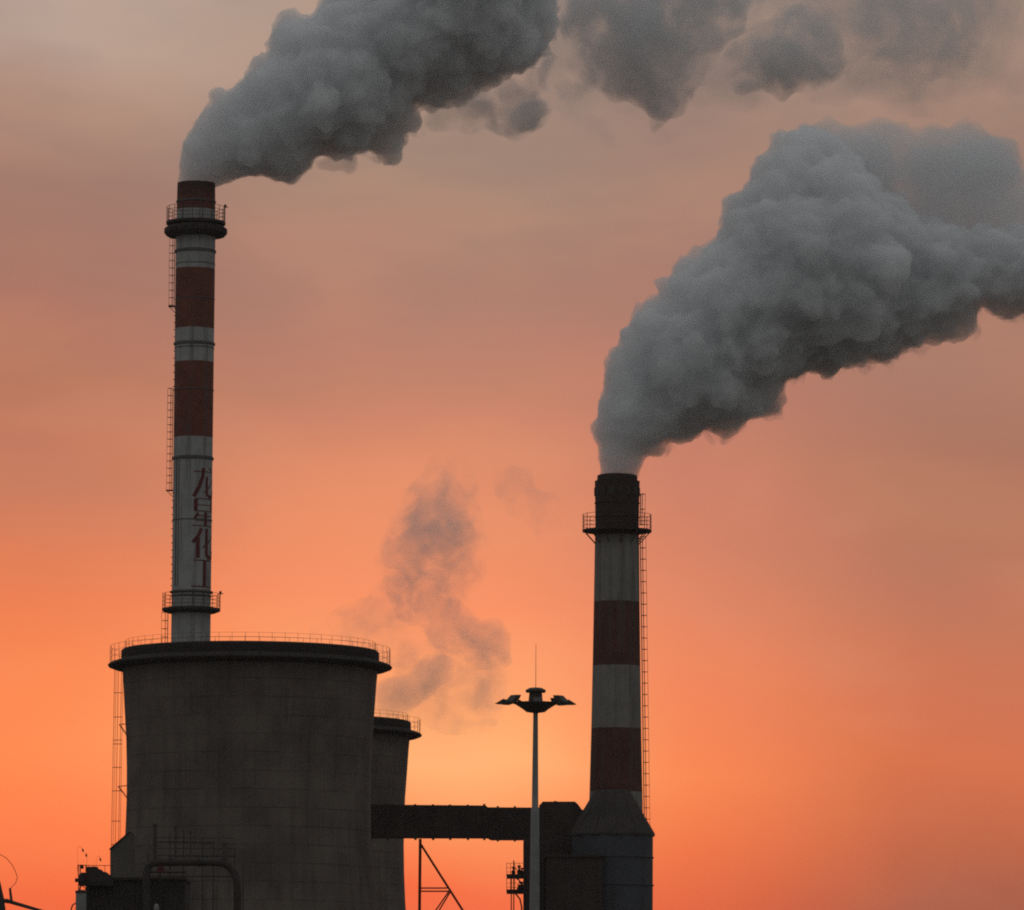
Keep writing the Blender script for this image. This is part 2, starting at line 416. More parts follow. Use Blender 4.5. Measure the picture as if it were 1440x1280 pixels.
# ladder runs on the left flank
def flank(C, r, side_px_dir, z0, z1, **k):
    ang = math.radians(180 if side_px_dir < 0 else 0)+side_px_dir*-.12
    o = Vector((math.cos(ang), math.sin(ang), 0)); sd = Vector((-o.y, o.x, 0))
    a = Vector((C[0], C[1], z0))+o*(r+.1); b = Vector((C[0], C[1], z1))+o*(r+.1)
    return ladder(a, b, o, sd, **k)
for ya, yb in ((430, 336), (690, 547), (908, 862)):
    l = flank(cx1, R1+(0.18 if ya > 800 else 0), -1, Zl(ya), Zl(yb), wdt=.4, cage=.42 if ya < 800 else .5, hoop=.55, rr=.016)
    part('ladder', l, M['steel'], K1)
# rung irons between the cages
for y in list(range(434, 546, 10))+list(range(694, 830, 10)):
    for a in (math.pi+.1, math.pi-.1):
        p = Vector((cx1[0]+R1*math.cos(a), cx1[1]+R1*math.sin(a), Zl(y))); o = Vector((math.cos(a), math.sin(a), 0))
        b = MB(); b.tube(p, p+o*.11, .02, 5); part('climbing_iron', b, M['steel'], K1)
for y in (431, 690):
    b = MB(); o = Vector((-1, .05, 0)); p = Vector((cx1[0], cx1[1], Zl(y)))
    b.box(p+o*(R1+.25), (.3, .35, .03)); b.tube(p+o*(R1+.5), p+o*(R1+.02)-Vector((0, 0, .5)), .03, 5)
    part('rest_bracket', b, M['steel'], K1)
# dark stain down the left third, modelled as two thin raised strips
b = MB()
for dx, rr in ((-21.5, .03), (-18, .02)):
    a = -math.pi/2+math.asin(dx*s1/R1)
    b.tube((cx1[0]+(R1+.02)*math.cos(a), cx1[1]+(R1+.02)*math.sin(a), Zl(826)), (cx1[0]+(R1+.02)*math.cos(a), cx1[1]+(R1+.02)*math.sin(a), Zl(648)), rr, 5)
part('stain_streak', b, M['steel_dark'], K1)

# lettering: strokes in a unit square (x right, y up) as tapered polylines, wrapped on the shaft
GL = [
 # dragon
 [([(0,.88),(1.0,.88)],.035), ([(.40,1.02),(.36,.7),(.24,.36),(.02,-.02)],.10), ([(.56,.70),(.56,.32),(.58,.06),(.72,-.01),(1.0,.0),(1.02,.22)],.085), ([(.94,.62),(.74,.38),(.44,.12)],.05), ([(.68,1.04),(.86,.92)],.06)],
 # star
 [([(.1,.98),(.1,.52)],.1), ([(.9,.98),(.9,.52)],.1), ([(.08,.98),(.92,.98)],.035), ([(.1,.76),(.9,.76)],.03), ([(.1,.54),(.9,.54)],.035), ([(.2,.47),(.04,.24)],.07), ([(.14,.37),(.92,.37)],.035), ([(.1,.2),(.92,.2)],.035), ([(.52,.5),(.52,.0)],.1), ([(-.02,.01),(1.02,.01)],.035)],
 # change
 [([(.34,1.0),(.24,.78),(.0,.5)],.085), ([(.2,.68),(.2,-.02)],.11), ([(.94,.78),(.74,.56),(.4,.34)],.055), ([(.58,1.0),(.58,.14),(.66,.02),(.9,.0),(1.0,.04),(1.02,.26)],.1)],
 # work
 [([(.04,.97),(.98,.97)],.04), ([(.5,.97),(.5,.03)],.11), ([(-.04,.03),(1.04,.03)],.04)],
]
lb = MB(); lett_r = R1+.012
def wrap(x, z):
    a = -math.pi/2+x/R1
    return (cx1[0]+lett_r*math.cos(a), cx1[1]+lett_r*math.sin(a), z)
rows = [(661, 700), (703, 742), (745, 786), (789, 828)]
X0, CW = 0.14, 2.12
for gidx, (yt, yb) in enumerate(rows):
    zt, zb = Zl(yt), Zl(yb); hh = zt-zb
    for pts, wd in GL[gidx]:
        P2 = []
        for (a, b_) in zip(pts[:-1], pts[1:]):
            n = 8
            for i in range(n): P2.append((a[0]+(b_[0]-a[0])*i/n, a[1]+(b_[1]-a[1])*i/n))
        P2.append(pts[-1])
        W = [(X0+x*CW, zb+y*hh) for x, y in P2]
        vs = []; 
        for i, (x, z) in enumerate(W):
            x0, z0 = W[max(0, i-1)]; x1, z1 = W[min(len(W)-1, i+1)]
            dx, dz = x1-x0, z1-z0; l = math.hypot(dx, dz) or 1
            ww = wd*hh*(.68 if wd > .06 else .52)
            nx, nz = -dz/l*ww, dx/l*ww
            vs += [wrap(x+nx*q, z+nz*q) for q in (1, .5, 0, -.5, -1)]
        lb.add(vs, [(5*i+j, 5*i+j+1, 5*i+j+6, 5*i+j+5) for i in range(len(W)-1) for j in range(4)])
part('lettering', lb, M['lettering'], K1)

# --- right chimney
D2 = 446
s2 = S(D2); cx2 = (P(867.2, 870, D2).x, D2); Zr = lambda y: P(867.2, y, D2).z
K2 = thing('chimney', 'shorter dark topped chimney with faded red and grey bands, right of the floodlight mast', 'chimney', (cx2[0], cx2[1], 0), 'factory chimneys')
m2 = band_material('faded_banded_paint', [(Zr(754), Zr(650)), (Zr(937), Zr(847)), (Zr(1114), Zr(1025))], (.1, .036, .028), (.235, .218, .198), (Zr(752), Zr(742)))
prof = [(48*s2, 0), (40*s2, Zr(1250)), (37*s2, Zr(1113)), (35*s2, Zr(1025)), (33.5*s2, Zr(936)), (32.2*s2, Zr(848)), (31.2*s2, Zr(765)), (30.6*s2, Zr(735)), (31.6*s2, Zr(680)), (31.8*s2, Zr(677)), (28.5*s2, Zr(676)), (28*s2, Zr(669)), (25.5*s2, Zr(668)), (25.5*s2, Zr(720))]
part('shaft', MB().lathe(cx2, prof, 64), m2, K2, True)
for y, r0 in ((690, 31.6), (708, 31.4), (728, 31)):
    part('collar', MB().lathe(cx2, ring_profile(r0*s2-.01, Zr(y), .04, .05), 64, ring=True), M['steel_dark'], K2, True)
for k in range(16):
    a = 2*math.pi*(k+.3)/16; rr = 31.75*s2
    b = MB(); x, y = cx2[0]+rr*math.cos(a), cx2[1]+rr*math.sin(a)
    b.box((x, y, Zr(692)), (.03, .12+.05*((k*7) % 3), .3), rz=a)
    part('vent_panel', b, M['pale'] if 'pale' in M else mat('soot_grey_panel', (.05, .048, .045), .8, .3, 2), K2) if k else M.update(pale=mat('soot_grey_panel', (.05, .048, .045), .8, .3, 2)) or part('vent_panel', b, M['pale'], K2)
zp2 = Zr(746)
pf3 = part('platform', MB().lathe(cx2, [(30*s2, zp2+.12), (48.8*s2, zp2+.02), (48.8*s2, zp2-.12), (40*s2, zp2-.2), (30*s2, zp2-.32)], 72, ring=True), M['steel_dark'], K2, True)
part('railing', railing(cx2, 48.3*s2, zp2, 22*s2, 16, 4, .018, .028), M['steel'], pf3)
for k in range(12):
    a = 2*math.pi*(k+.25)/12
    b = MB(); b.tube((cx2[0]+47*s2*math.cos(a), cx2[1]+47*s2*math.sin(a), zp2-.1), (cx2[0]+31*s2*math.cos(a), cx2[1]+31*s2*math.sin(a), zp2-1.05), .04, 5)
    part('strut', b, M['steel'], pf3)
# ladder on the right flank, following the taper
def rflank(y0, y1, **k):
    def rad(y):
        pts = [(735, 30.6), (765, 31.2), (848, 32.2), (936, 33.5), (1025, 35), (1113, 37), (1250, 40)]
        if y <= pts[0][0]: return 31.4*s2
        for (a, ra), (b_, rb) in zip(pts, pts[1:]):
            if a <= y <= b_: return (ra+(rb-ra)*(y-a)/(b_-a))*s2
    o = Vector((.995, -.1, 0)).normalized(); sd = Vector((-o.y, o.x, 0))
    a = Vector((cx2[0], cx2[1], Zr(y0)))+o*(rad(y0)+.1); b_ = Vector((cx2[0], cx2[1], Zr(y1)))+o*(rad(y1)+.1)
    return ladder(a, b_, o, sd, **k)
part('ladder', rflank(1200, 755, wdt=.4, cage=.42, hoop=.83, rr=.019, step=.83), M['steel'], K2)
part('ladder', rflank(738, 695, wdt=.4, cage=.36, hoop=.9, rr=.019, step=.4, c1=1), M['steel'], K2)

# ------------------------------------------------------------------ absorber tank in front of the right chimney
D3 = 437; s3 = S(D3); c3 = P(861, 1172, D3); C3 = (c3.x, c3.y); Z3 = lambda y: P(861, y, D3).z
K3 = thing('scrubber_tank', 'blue grey steel tank with a steep conical hood at the foot of the right chimney', 'tank', (c3.x, c3.y, 0))
part('body', MB().lathe(C3, [(57*s3, 0), (57*s3, Z3(1174))], 40), M['bluegrey'], K3, True)
part('hood', MB().lathe(C3, [(60*s3, Z3(1176)), (60*s3, Z3(1173.5)), (25*s3, Z3(1113)), (23*s3, Z3(1112))], 12, a0=.1), M['hood'] if 'hood' in M else mat('hood_cladding', (.048, .041, .038), .8, .2, .6, streak=.4), K3)
for y in (1206, 1245):
    part('stiffener', MB().lathe(C3, ring_profile(56.8*s3, Z3(y), .09, .08), 40, ring=True), M['bluegrey'], K3)
b = MB()
for k in range(12):
    a = .1+2*math.pi*k/12
    b.tube((C3[0]+60*s3*math.cos(a), C3[1]+60*s3*math.sin(a), Z3(1173)), (C3[0]+24*s3*math.cos(a), C3[1]+24*s3*math.sin(a), Z3(1112)), .035, 5)
part('hood_ribs', b, M['duct'], K3)

# ------------------------------------------------------------------ flue duct
D4 = 457; s4 = S(D4)
def PX(pts, D): return [(P(x, y, D).x, P(x, y, D).z) for x, y in pts]
K4 = thing('flue_duct', 'long dark horizontal duct bridging from behind the cooling tower to the tank building', 'duct', (P(620, 1160, D4).x, D4, 0))
dy0, dy1 = D4-1.3, D4+1.3
part('duct_body', MB().prism(PX([(430, 1132), (683, 1134), (686, 1136.5), (760, 1137), (800, 1137), (800, 1181), (690, 1181), (686, 1178.5), (430, 1178)], D4), dy0, dy1), M['duct'], K4)
for x in (448, 472, 497, 521, 545, 584, 609, 633, 658, 681, 700, 724):
    b = MB(); e = 1.0 if x != 681 else 2.2
    y0 = 1132+(x-430)*.008-e if x < 684 else 1136-e; y1 = 1179+(x-430)*.002+1.0 if x < 690 else 1181.5+1
    b.prism(PX([(x-1.6, y0), (x+1.6, y0), (x+1.6, y1), (x-1.6, y1)], D4), dy0-.06, dy1+.06)
    part('flange', b, M['duct'], K4)

# trestle under the duct
K5 = thing('duct_trestle', 'thin red steel trestle with one upright and one raking leg under the duct', 'trestle', (P(590, 1200, D4).x, D4, 0))
def beam(b, a, c, r=.09, D=D4, n=4): b.tube(P(*a, D), P(*c, D), r, n)
for dd in (-1.1,):
    D = D4+dd
    b = MB(); b.tube(P(591, 1180, D), P(587, 1565, D), .13, 6); part('upright', b, M['steel_red'], K5)
    b = MB(); b.tube(P(591.5, 1187, D), P(832, 1566, D), .1, 6); part('raking_leg', b, M['steel_red'], K5)
    for y, x in ((1249, 629), (1253.5, 632)):
        b = MB(); beam(b, (590, y), (x, y), .055, D); part('crossbar', b, M['steel_red'], K5)
    for q in (0, 4):
        b = MB(); beam(b, (631+q*.6, 1254), (588+q*1.4, 1316+q), .055, D); part('brace', b, M['steel_red'], K5)
    for y in (1340, 1430, 1510):
        b = MB(); beam(b, (589, y), (591.5+(y-1187)*.6346, y), .06, D); part('crossbar', b, M['steel_red'], K5)

# ------------------------------------------------------------------ tank building
D6 = 441
K6 = thing('tank_building', 'dark clad building with chamfered roof between the floodlight mast and the tank', 'building', (P(780, 1200, D6).x, D6, 0))
part('wall', MB().prism(PX([(736, 1182), (736, 1568), (815, 1568), (815, 1182)], D6), D6-2.5, D6+5), M['building'], K6)
part('roof_house', MB().prism(PX([(758, 1183), (758, 1135), (763, 1129.5), (808, 1129.5), (812, 1133), (818, 1141), (826, 1141), (826, 1183)], D6), D6-2.2, D6+4), M['duct'], K6)
part('lower_annex', MB().prism(PX([(768, 1207), (768, 1568), (846, 1568), (846, 1207)], D6-5), D6-8, D6-2.7), M['building'], K6)
part('annex_eave', MB().prism(PX([(766, 1204.5), (848, 1204.5), (848, 1207.5), (766, 1207.5)], D6-5), D6-8.2, D6-2.7), M['greydark'] if 'greydark' in M else M['duct'], K6)
b = MB(); b.tube(P(781, 1130, D6), P(781, 1126.5, D6), .08, 6); b.tube(P(779, 1127, D6), P(784, 1128, D6), .05, 5)
part('roof_vent', b, M['steel_dark'], K6)
b = MB()
for k in range(9): b.box((P(738+k*9, 1290, D6).x, D6-2.53, P(738, 1375, D6).z), (.03, .05, 9.9))
part('wall_ribs', b, M['steel_dark'], K6)
b = MB(); b.tube(P(735.3, 1190, D6-2), P(735.3, 1191, D6-2), .1, 6); 

# valve platform hanging on the building
D7 = 441
K7 = thing('valve_platform', 'small two level steel platform crowded with valves on the left of the tank building', 'platform', (P(724, 1250, D7).x, D7, 0))
for y in (1232.5, 1254):
    b = MB(); b.prism(PX([(712, y-2.5), (712.5, y+2.8), (736, y+2.8), (736, y-2.5)], D7), D7-.9, D7+.9); dk = part('deck', b, M['steel_dark'], K7)
    b = MB()
    for x in (712.5, 718, 724, 730):
        for e in (-.85, .85): b.tube(P(x, y-2, D7+e), P(x, y-19, D7+e), .018, 4)
    for h in (6, 12, 18.5):
        for e in (-.85, .85): b.tube(P(712.5, y-h, D7+e), P(736, y-h, D7+e), .015, 4)
        b.tube(P(712.5, y-h, D7-.86), P(712.5, y-h, D7+.86), .015, 4)
    part('railing', b, M['steel'], dk)
for x, w_, yt, yb in ((722, 2.6, 1219, 1231), (730, 2.8, 1217, 1231), (725, 2.0, 1221.5, 1223), (734, 2.5, 1221, 1230), (733, 3.5, 1240, 1252), (729, 2, 1244, 1252)):
    b = MB(); sx_ = S(D7)*w_
    c = P(x, yb, D7); z1 = P(x, yt, D7).z; h = z1-c.z
    b.lathe((c.x, D7), [(sx_*.9, c.z), (sx_, c.z+h*.2), (sx_*1.15, c.z+h*.45), (sx_*.5, c.z+h*.6), (sx_*.45, c.z+h*.8), (sx_*.95, c.z+h*.86), (sx_*.9, c.z+h)], 10)
    part('valve', b, M['steel_dark'], K7, True)
for x in (719, 722.5):
    b = MB(); b.tube(P(x, 1568, D7), P(x, 1210 if x > 720 else 1232, D7), .05, 6); part('post', b, M['steel_red'], K7)
b = MB(); b.path([P(736, 1250, D7-.2), P(734.5, 1243, D7-.2), P(729, 1237, D7-.2), P(725, 1235, D7-.2)], .05, 5)
b.path([P(734, 1300, D7), P(733.5, 1275, D7), P(731, 1264, D7), P(725, 1257, D7)], .06, 6); part('pipe_bend', b, M['steel_dark'], K7)

# ------------------------------------------------------------------ high mast floodlight
D8 = 343; s8 = S(D8); c8 = P(752.6, 1100, D8); C8 = (c8.x, c8.y); Z8 = lambda y: P(753, y, D8).z
K8 = thing('floodlight_mast', 'tall grey high mast pole crowned by a ring of floodlights and a thin rod', 'lamp mast', (c8.x, c8.y, 0))
part('pole', MB().lathe(C8, [(9.2*s8, 0), (7*s8, Z8(1280)), (6.2*s8, Z8(1180)), (5.8*s8, Z8(1138)), (4.6*s8, Z8(1136)), (4.2*s8, Z8(1090)), (3.3*s8, Z8(1000)), (3*s8, Z8(975))], 12), M['greypaint'], K8, True)  # upper pole shaped thinner to imitate bright sky eating into its edges
part('head', MB().lathe(C8, [(3*s8, Z8(1003)), (13*s8, Z8(1001.5)), (18*s8, Z8(997.5)), (30*s8, Z8(990)), (31*s8, Z8(988)), (20*s8, Z8(988.5)), (10*s8, Z8(986)), (9*s8, Z8(974)), (9*s8, Z8(973))], 16), M['lamp_dark'], K8)
part('canopy', MB().lathe(C8, [(14.5*s8, Z8(974)), (15.5*s8, Z8(971)), (9*s8, Z8(967.5)), (4*s8, Z8(967))], 8, a0=.39), M['lamp_dark'], K8)
part('lightning_rod', MB().tube((C8[0], C8[1], Z8(968)), (C8[0], C8[1], Z8(905)), .018, 6, r2=.01), M['steel'], K8)
NL = 8
for k in range(NL):
    a = 2*math.pi*k/NL+.06
    o = Vector((math.cos(a), math.sin(a), 0)); sd = Vector((-o.y, o.x, 0)); c0 = Vector((C8[0], C8[1], 0))
    arm = MB().tube(c0+o*27*s8+Vector((0, 0, Z8(990))), c0+o*41*s8+Vector((0, 0, Z8(986))), .07, 6)
    am = part('arm', arm, M['lamp_dark'], K8)
    # lamp housing: wedge leaning outwards
    tl = .1+.4*(k % 2); up = 4*(k % 2)-1
    def L(u_, v_, w_): return c0+o*u_*s8+sd*w_*s8+Vector((0, 0, Z8(986)+(up-v_-(u_-45)*tl*.6)*s8))
    V = [L(35, -.5, -4), L(46, -3.4, -6), L(57, 2.6, -6.5), L(40, 3.8, -5), L(35, -.5, 4), L(46, -3.4, 6), L(57, 2.6, 6.5), L(40, 3.8, 5)]
    h = MB().add(V, [(0,1,2,3), (7,6,5,4), (0,4,5,1), (1,5,6,2), (3,2,6,7), (0,3,7,4)])
    ho = part('floodlight', h, M['lamp_dark'], K8)
    gl = MB().add([L(42, 4.3, -4.5), L(53.5, 3.3, -6), L(53.5, 3.3, 6), L(42, 4.3, 4.5), L(42, 4.0, -4.5), L(53.5, 3.0, -6), L(53.5, 3.0, 6), L(42, 4.0, 4.5)], [(0,1,2,3), (7,6,5,4), (0,4,5,1), (1,5,6,2), (2,6,7,3), (3,7,4,0)])
    part('lens', gl, M['glass'], ho)

# ------------------------------------------------------------------ lower left plant
D9 = 424
# block with slanted roof against the tower's left flank
K9 = thing('stair_building', 'dark concrete block with a slanting roof against the left foot of the near cooling tower', 'building', (P(190, 1230, D9).x, D9, 0))
part('wall', MB().prism(PX([(157.5, 1198), (157.5, 1560), (186, 1560), (186, 1173), (183, 1174), (180, 1178)], D9), D9-2, D9+3), M['stair'] if 'stair' in M else mat('stair_concrete', (.12, .108, .093), .95, .15, .4, streak=.2), K9)
part('roof_coping', MB().prism(PX([(156.8, 1197), (179.5, 1177), (185, 1172.3), (185, 1170.8), (179, 1175.8), (156.2, 1195.6)], D9), D9-2.1, D9+3.1), M['steel_dark'], K9)

D10 = 405
K10 = thing('pump_house', 'low dark machine house along the bottom left corner, below the big bent pipe', 'building', (P(190, 1260, D10).x, D10, 0))
part('wall', MB().prism(PX([(124, 1246), (124, 1556), (262, 1556), (262, 1238), (124, 1238)], D10), D10-2, D10+5), M['building2'] if 'building2' in M else mat('sooty_wall', (.045, .042, .038), .95, .3, .5, streak=.4), K10)
rf = part('roof_slab', MB().prism(PX([(121, 1236), (264, 1236), (264, 1239.5), (121, 1239.5)], D10), D10-2.3, D10+5.3), M['steel_dark'], K10)
b = MB()
for x in range(128, 260, 7): b.box((P(x, 1262, D10).x, D10-2.04, P(x, 1262, D10).z), (.04, .05, 1.0))
part('wall_ribs', b, M['steel_dark'], K10)

# machinery heap silhouette on the left
D11 = 403
K11 = thing('conveyor_head', 'jumble of dark drums and hoppers on the roof edge at the far left', 'machine', (P(130, 1240, D11).x, D11, 0))
part('hopper', MB().prism(PX([(121.5, 1220), (137, 1219.5), (138, 1223), (143, 1223.5), (144, 1226), (151, 1227.5), (153, 1230), (158, 1232), (160, 1237), (160, 1246), (122, 1246)], D11), D11-1, D11+1), M['steel_dark'], K11)
part('drum', MB().lathe((P(117, 1235, D11).x, D11), [(6*S(D11), P(117, 1246, D11).z), (6.5*S(D11), P(117, 1232, D11).z), (4.5*S(D11), P(117, 1228, D11).z), (1.5*S(D11), P(117, 1227, D11).z)], 14), M['steel_dark'], K11, True)
b = MB()
for x in (110.5, 113, 121): b.tube(P(x, 1216, D11-1.2), P(x, 1290, D11-1.2), .035, 5)
for y0 in range(1232, 1288, 9):
    b.tube(P(110.5, y0, D11-1.2), P(121, y0+9, D11-1.2), .03, 4); b.tube(P(121, y0, D11-1.2), P(110.5, y0+9, D11-1.2), .03, 4)
part('lattice_leg', b, M['steel'], K11)
for q_, h_ in (((112, 1238), (.3, .3, .12)), ((115, 1219), (.12, .2, .13))): part('gearbox', MB().box(P(*q_, D11-1.2), h_), M['steel_dark'], K11)
b = MB(); b.tube(P(109, 1217, D11-1), P(160, 1217.5, D11-1), .022, 5)
for x in (109, 124, 131, 147.5, 158): b.tube(P(x, 1217, D11-1), P(x, 1236 if x > 120 else 1225, D11-1), .018, 4)
part('railing', b, M['steel'], K11)

# grey silo at the very bottom
D12 = 398; c = P(114, 1262, D12)
K12 = thing('grey_silo', 'small pale grey cylinder at the lower left edge of the plant', 'silo', (c.x, D12, 0))
part('silo_body', MB().lathe((c.x, D12), [(7.5*S(D12), 0), (7.5*S(D12), P(114, 1256, D12).z)], 20), M['greypaint'], K12, True)
part('silo_cap', MB().lathe((c.x, D12), [(8.3*S(D12), P(114, 1256, D12).z), (8.3*S(D12), P(114, 1253, D12).z), (3*S(D12), P(114, 1251.5, D12).z)], 20), M['steel_dark'], K12, True)
b = MB(); b.path([P(106, 1270, D12), P(102, 1273, D12), P(100, 1279, D12), P(99.5, 1300, D12)], .05, 6); part('side_pipe', b, M['steel'], K12)
c = P(220, 1277, D12)
K13 = thing('vent_cowl', 'tiny pale domed cowl on a pipe at the bottom edge below the red panel', 'vent', (c.x, D12, 0))
part('cowl', MB().lathe((c.x, D12), [(1.2*S(D12), P(220, 1282, D12).z), (3.6*S(D12), P(220, 1280, D12).z), (3.6*S(D12), P(220, 1275, D12).z), (2.3*S(D12), P(220, 1272, D12).z), (.6*S(D12), P(220, 1271, D12).z)], 14), M['greypaint'], K13, True)
part('stack_pipe', MB().tube((c.x, D12, 0), (c.x, D12, P(220, 1281, D12).z), .06, 8), M['greypaint'], K13)

# bent pipe
D14 = 402
K14 = thing('bent_pipe', 'thick dark pipe running level and bending down in front of the near cooling tower', 'pipe', (P(270, 1214, D14).x, D14, 0))
pts = [P(206, 1300, D14), P(206, 1228, D14), P(208, 1219, D14), P(214, 1214, D14), P(226, 1212.5, D14), P(300, 1212.5, D14), P(312, 1213.5, D14), P(322, 1218, D14), P(329, 1226, D14), P(333, 1238, D14), P(334, 1252, D14), P(334, 1550, D14)]
part('pipe_run', MB().path(pts, 5.5*S(D14), 14), M['duct2'] if 'duct2' in M else mat('sooty_pipe', (.045, .038, .034), .8, .2, .8), K14, True)
for x in (240, 280):
    part('flange', MB().tube(P(x-1.2, 1212.5, D14), P(x+1.2, 1212.5, D14), 7*S(D14), 14), M['steel_dark'], K14)
for x, yt, w_ in ((218, 1160, 3.0), (316, 1186, 3.6), (247, 1163, 1.5), (268, 1170, 1.2)):
    b = MB(); b.tube(P(x, 1210, D14), P(x, yt, D14), w_*S(D14), 10); 
    b.tube(P(x, yt+1.5, D14), P(x, yt-1.2, D14), (w_+1)*S(D14), 10)
    part('vent_pipe', b, M['gantry'], K14)
b = MB()
for y in (1178, 1193, 1203): b.tube(P(219, y, D14+.4), P(330, y+.5, D14+.4), .035, 5)
part('pipe_rack', b, M['gantry'], K14)
K18 = thing('pipe_rack', 'dark pipe gantry with several thin uprights and level pipes before the near cooling tower', 'pipe rack', (P(280, 1190, 404).x, 404, 0))
for x, yt in ((239, 1172), (258, 1166), (285, 1176), (300, 1182), (330, 1192), (342, 1214), (208, 1200)):
    part('post', MB().tube((P(x, 1500, 404).x, 404.3, 0), P(x, yt, 404.3), .05, 6), M['gantry'], K18)
for y, xa, xb, rr in ((1184, 219, 300, .06), (1204, 236, 332, .045), (1226, 212, 262, .09), (1232, 205, 330, .05)):
    part('level_pipe', MB().tube(P(xa, y, 404.3), P(xb, y+.4, 404.3), rr, 8), M['gantry'], K18)
K15 = thing('red_valve_wheel', 'small dull red valve guard under the left bend of the big pipe', 'valve', tuple(P(225, 1222, D14-1.2)))
c = P(225, 1222, D14-1.2)
part('guard', MB().prism(PX([(219, 1227), (232, 1227), (230, 1219), (226, 1216), (222, 1219)], D14-1.2), D14-1.35, D14-1.05), M['rust_red_paint'], K15)
part('valve_stem', MB().tube(c, P(225, 1242, D14-1.2), .05, 6), M['steel_dark'], K15)

# dry weeds on the roof edge
D16 = 400
for (xb, yb), stem, leaf, lbl in (((109, 1236), [(109, 1215), (108.5, 1195), (111, 1190), (115, 1193)], (116.5, 1196), 'taller dry weed with a drooping seed head, left of the other two'),
                            ((122, 1236), [(122, 1222), (122, 1208), (121.5, 1200)], (121.2, 1203), 'short upright dry weed on the roof edge, between the other two'),
                            ((135.5, 1236), [(135, 1218), (136, 1206), (139, 1203)], (141, 1209), 'dry weed bending towards the ladder cage, rightmost of three')):
    c = P(xb, yb, D16)
    kk = thing('dry_weed', lbl, 'weed', tuple(c), 'dry weeds on the machine roof')
    b = MB().path([P(xb, yb, D16)]+[P(x, y, D16) for x, y in stem]+[P(leaf[0], leaf[1]-3, D16)], .008, 4); part('stem', b, M['leaf'], kk)
    q = P(*leaf, D16); b = MB().add([q+Vector((-.03, 0, .17)), q+Vector((.07, .03, .03)), q+Vector((.06, -.02, -.15)), q+Vector((-.07, .02, -.02)), q+Vector((0, -.06, 0)), q+Vector((0, .06, 0))],
        [(0,4,1), (1,4,2), (2,4,3), (3,4,0), (0,1,5), (1,2,5), (2,3,5), (3,0,5)]); part('seed_head', b, M['leaf'], kk)

# loading arm at the far left
D17 = 330
K17 = thing('crane_jib', 'dark jib with a sloping beam and drooping cable at the bottom left corner', 'crane', (P(-10, 1270, D17).x, D17, 0))
b = MB(); b.tube(P(-6, 1560, D17), P(-4, 1300, D17), .35, 8, r2=.25); b.path([P(-4, 1300, D17), P(3, 1278, D17), P(2, 1262, D17), P(-1, 1244, D17), P(-6, 1225, D17)], [.22, .2, .13, .09, .06], 8); part('mast', b, M['lamp_dark'], K17)
b = MB(); b.tube(P(0, 1266, D17), P(12, 1267.5, D17), .1, 8, r2=.13); b.tube(P(8, 1266.5, D17), P(95, 1292, D17), .11, 8, r2=.07); part('beam', b, M['lamp_dark'], K17)
b = MB(); b.tube(P(14, 1249, D17), P(16, 1267, D17), .07, 6, r2=.09); part('beam_post', b, M['lamp_dark'], K17)
b = MB(); b.path([P(-12, 1196, D17), P(0, 1201.5, D17), P(9, 1207, D17), P(17, 1216, D17), P(22, 1226, D17), P(24.5, 1234, D17), P(22, 1242, D17), P(15, 1249, D17)], .018, 5); part('cable', b, M['steel'], K17)

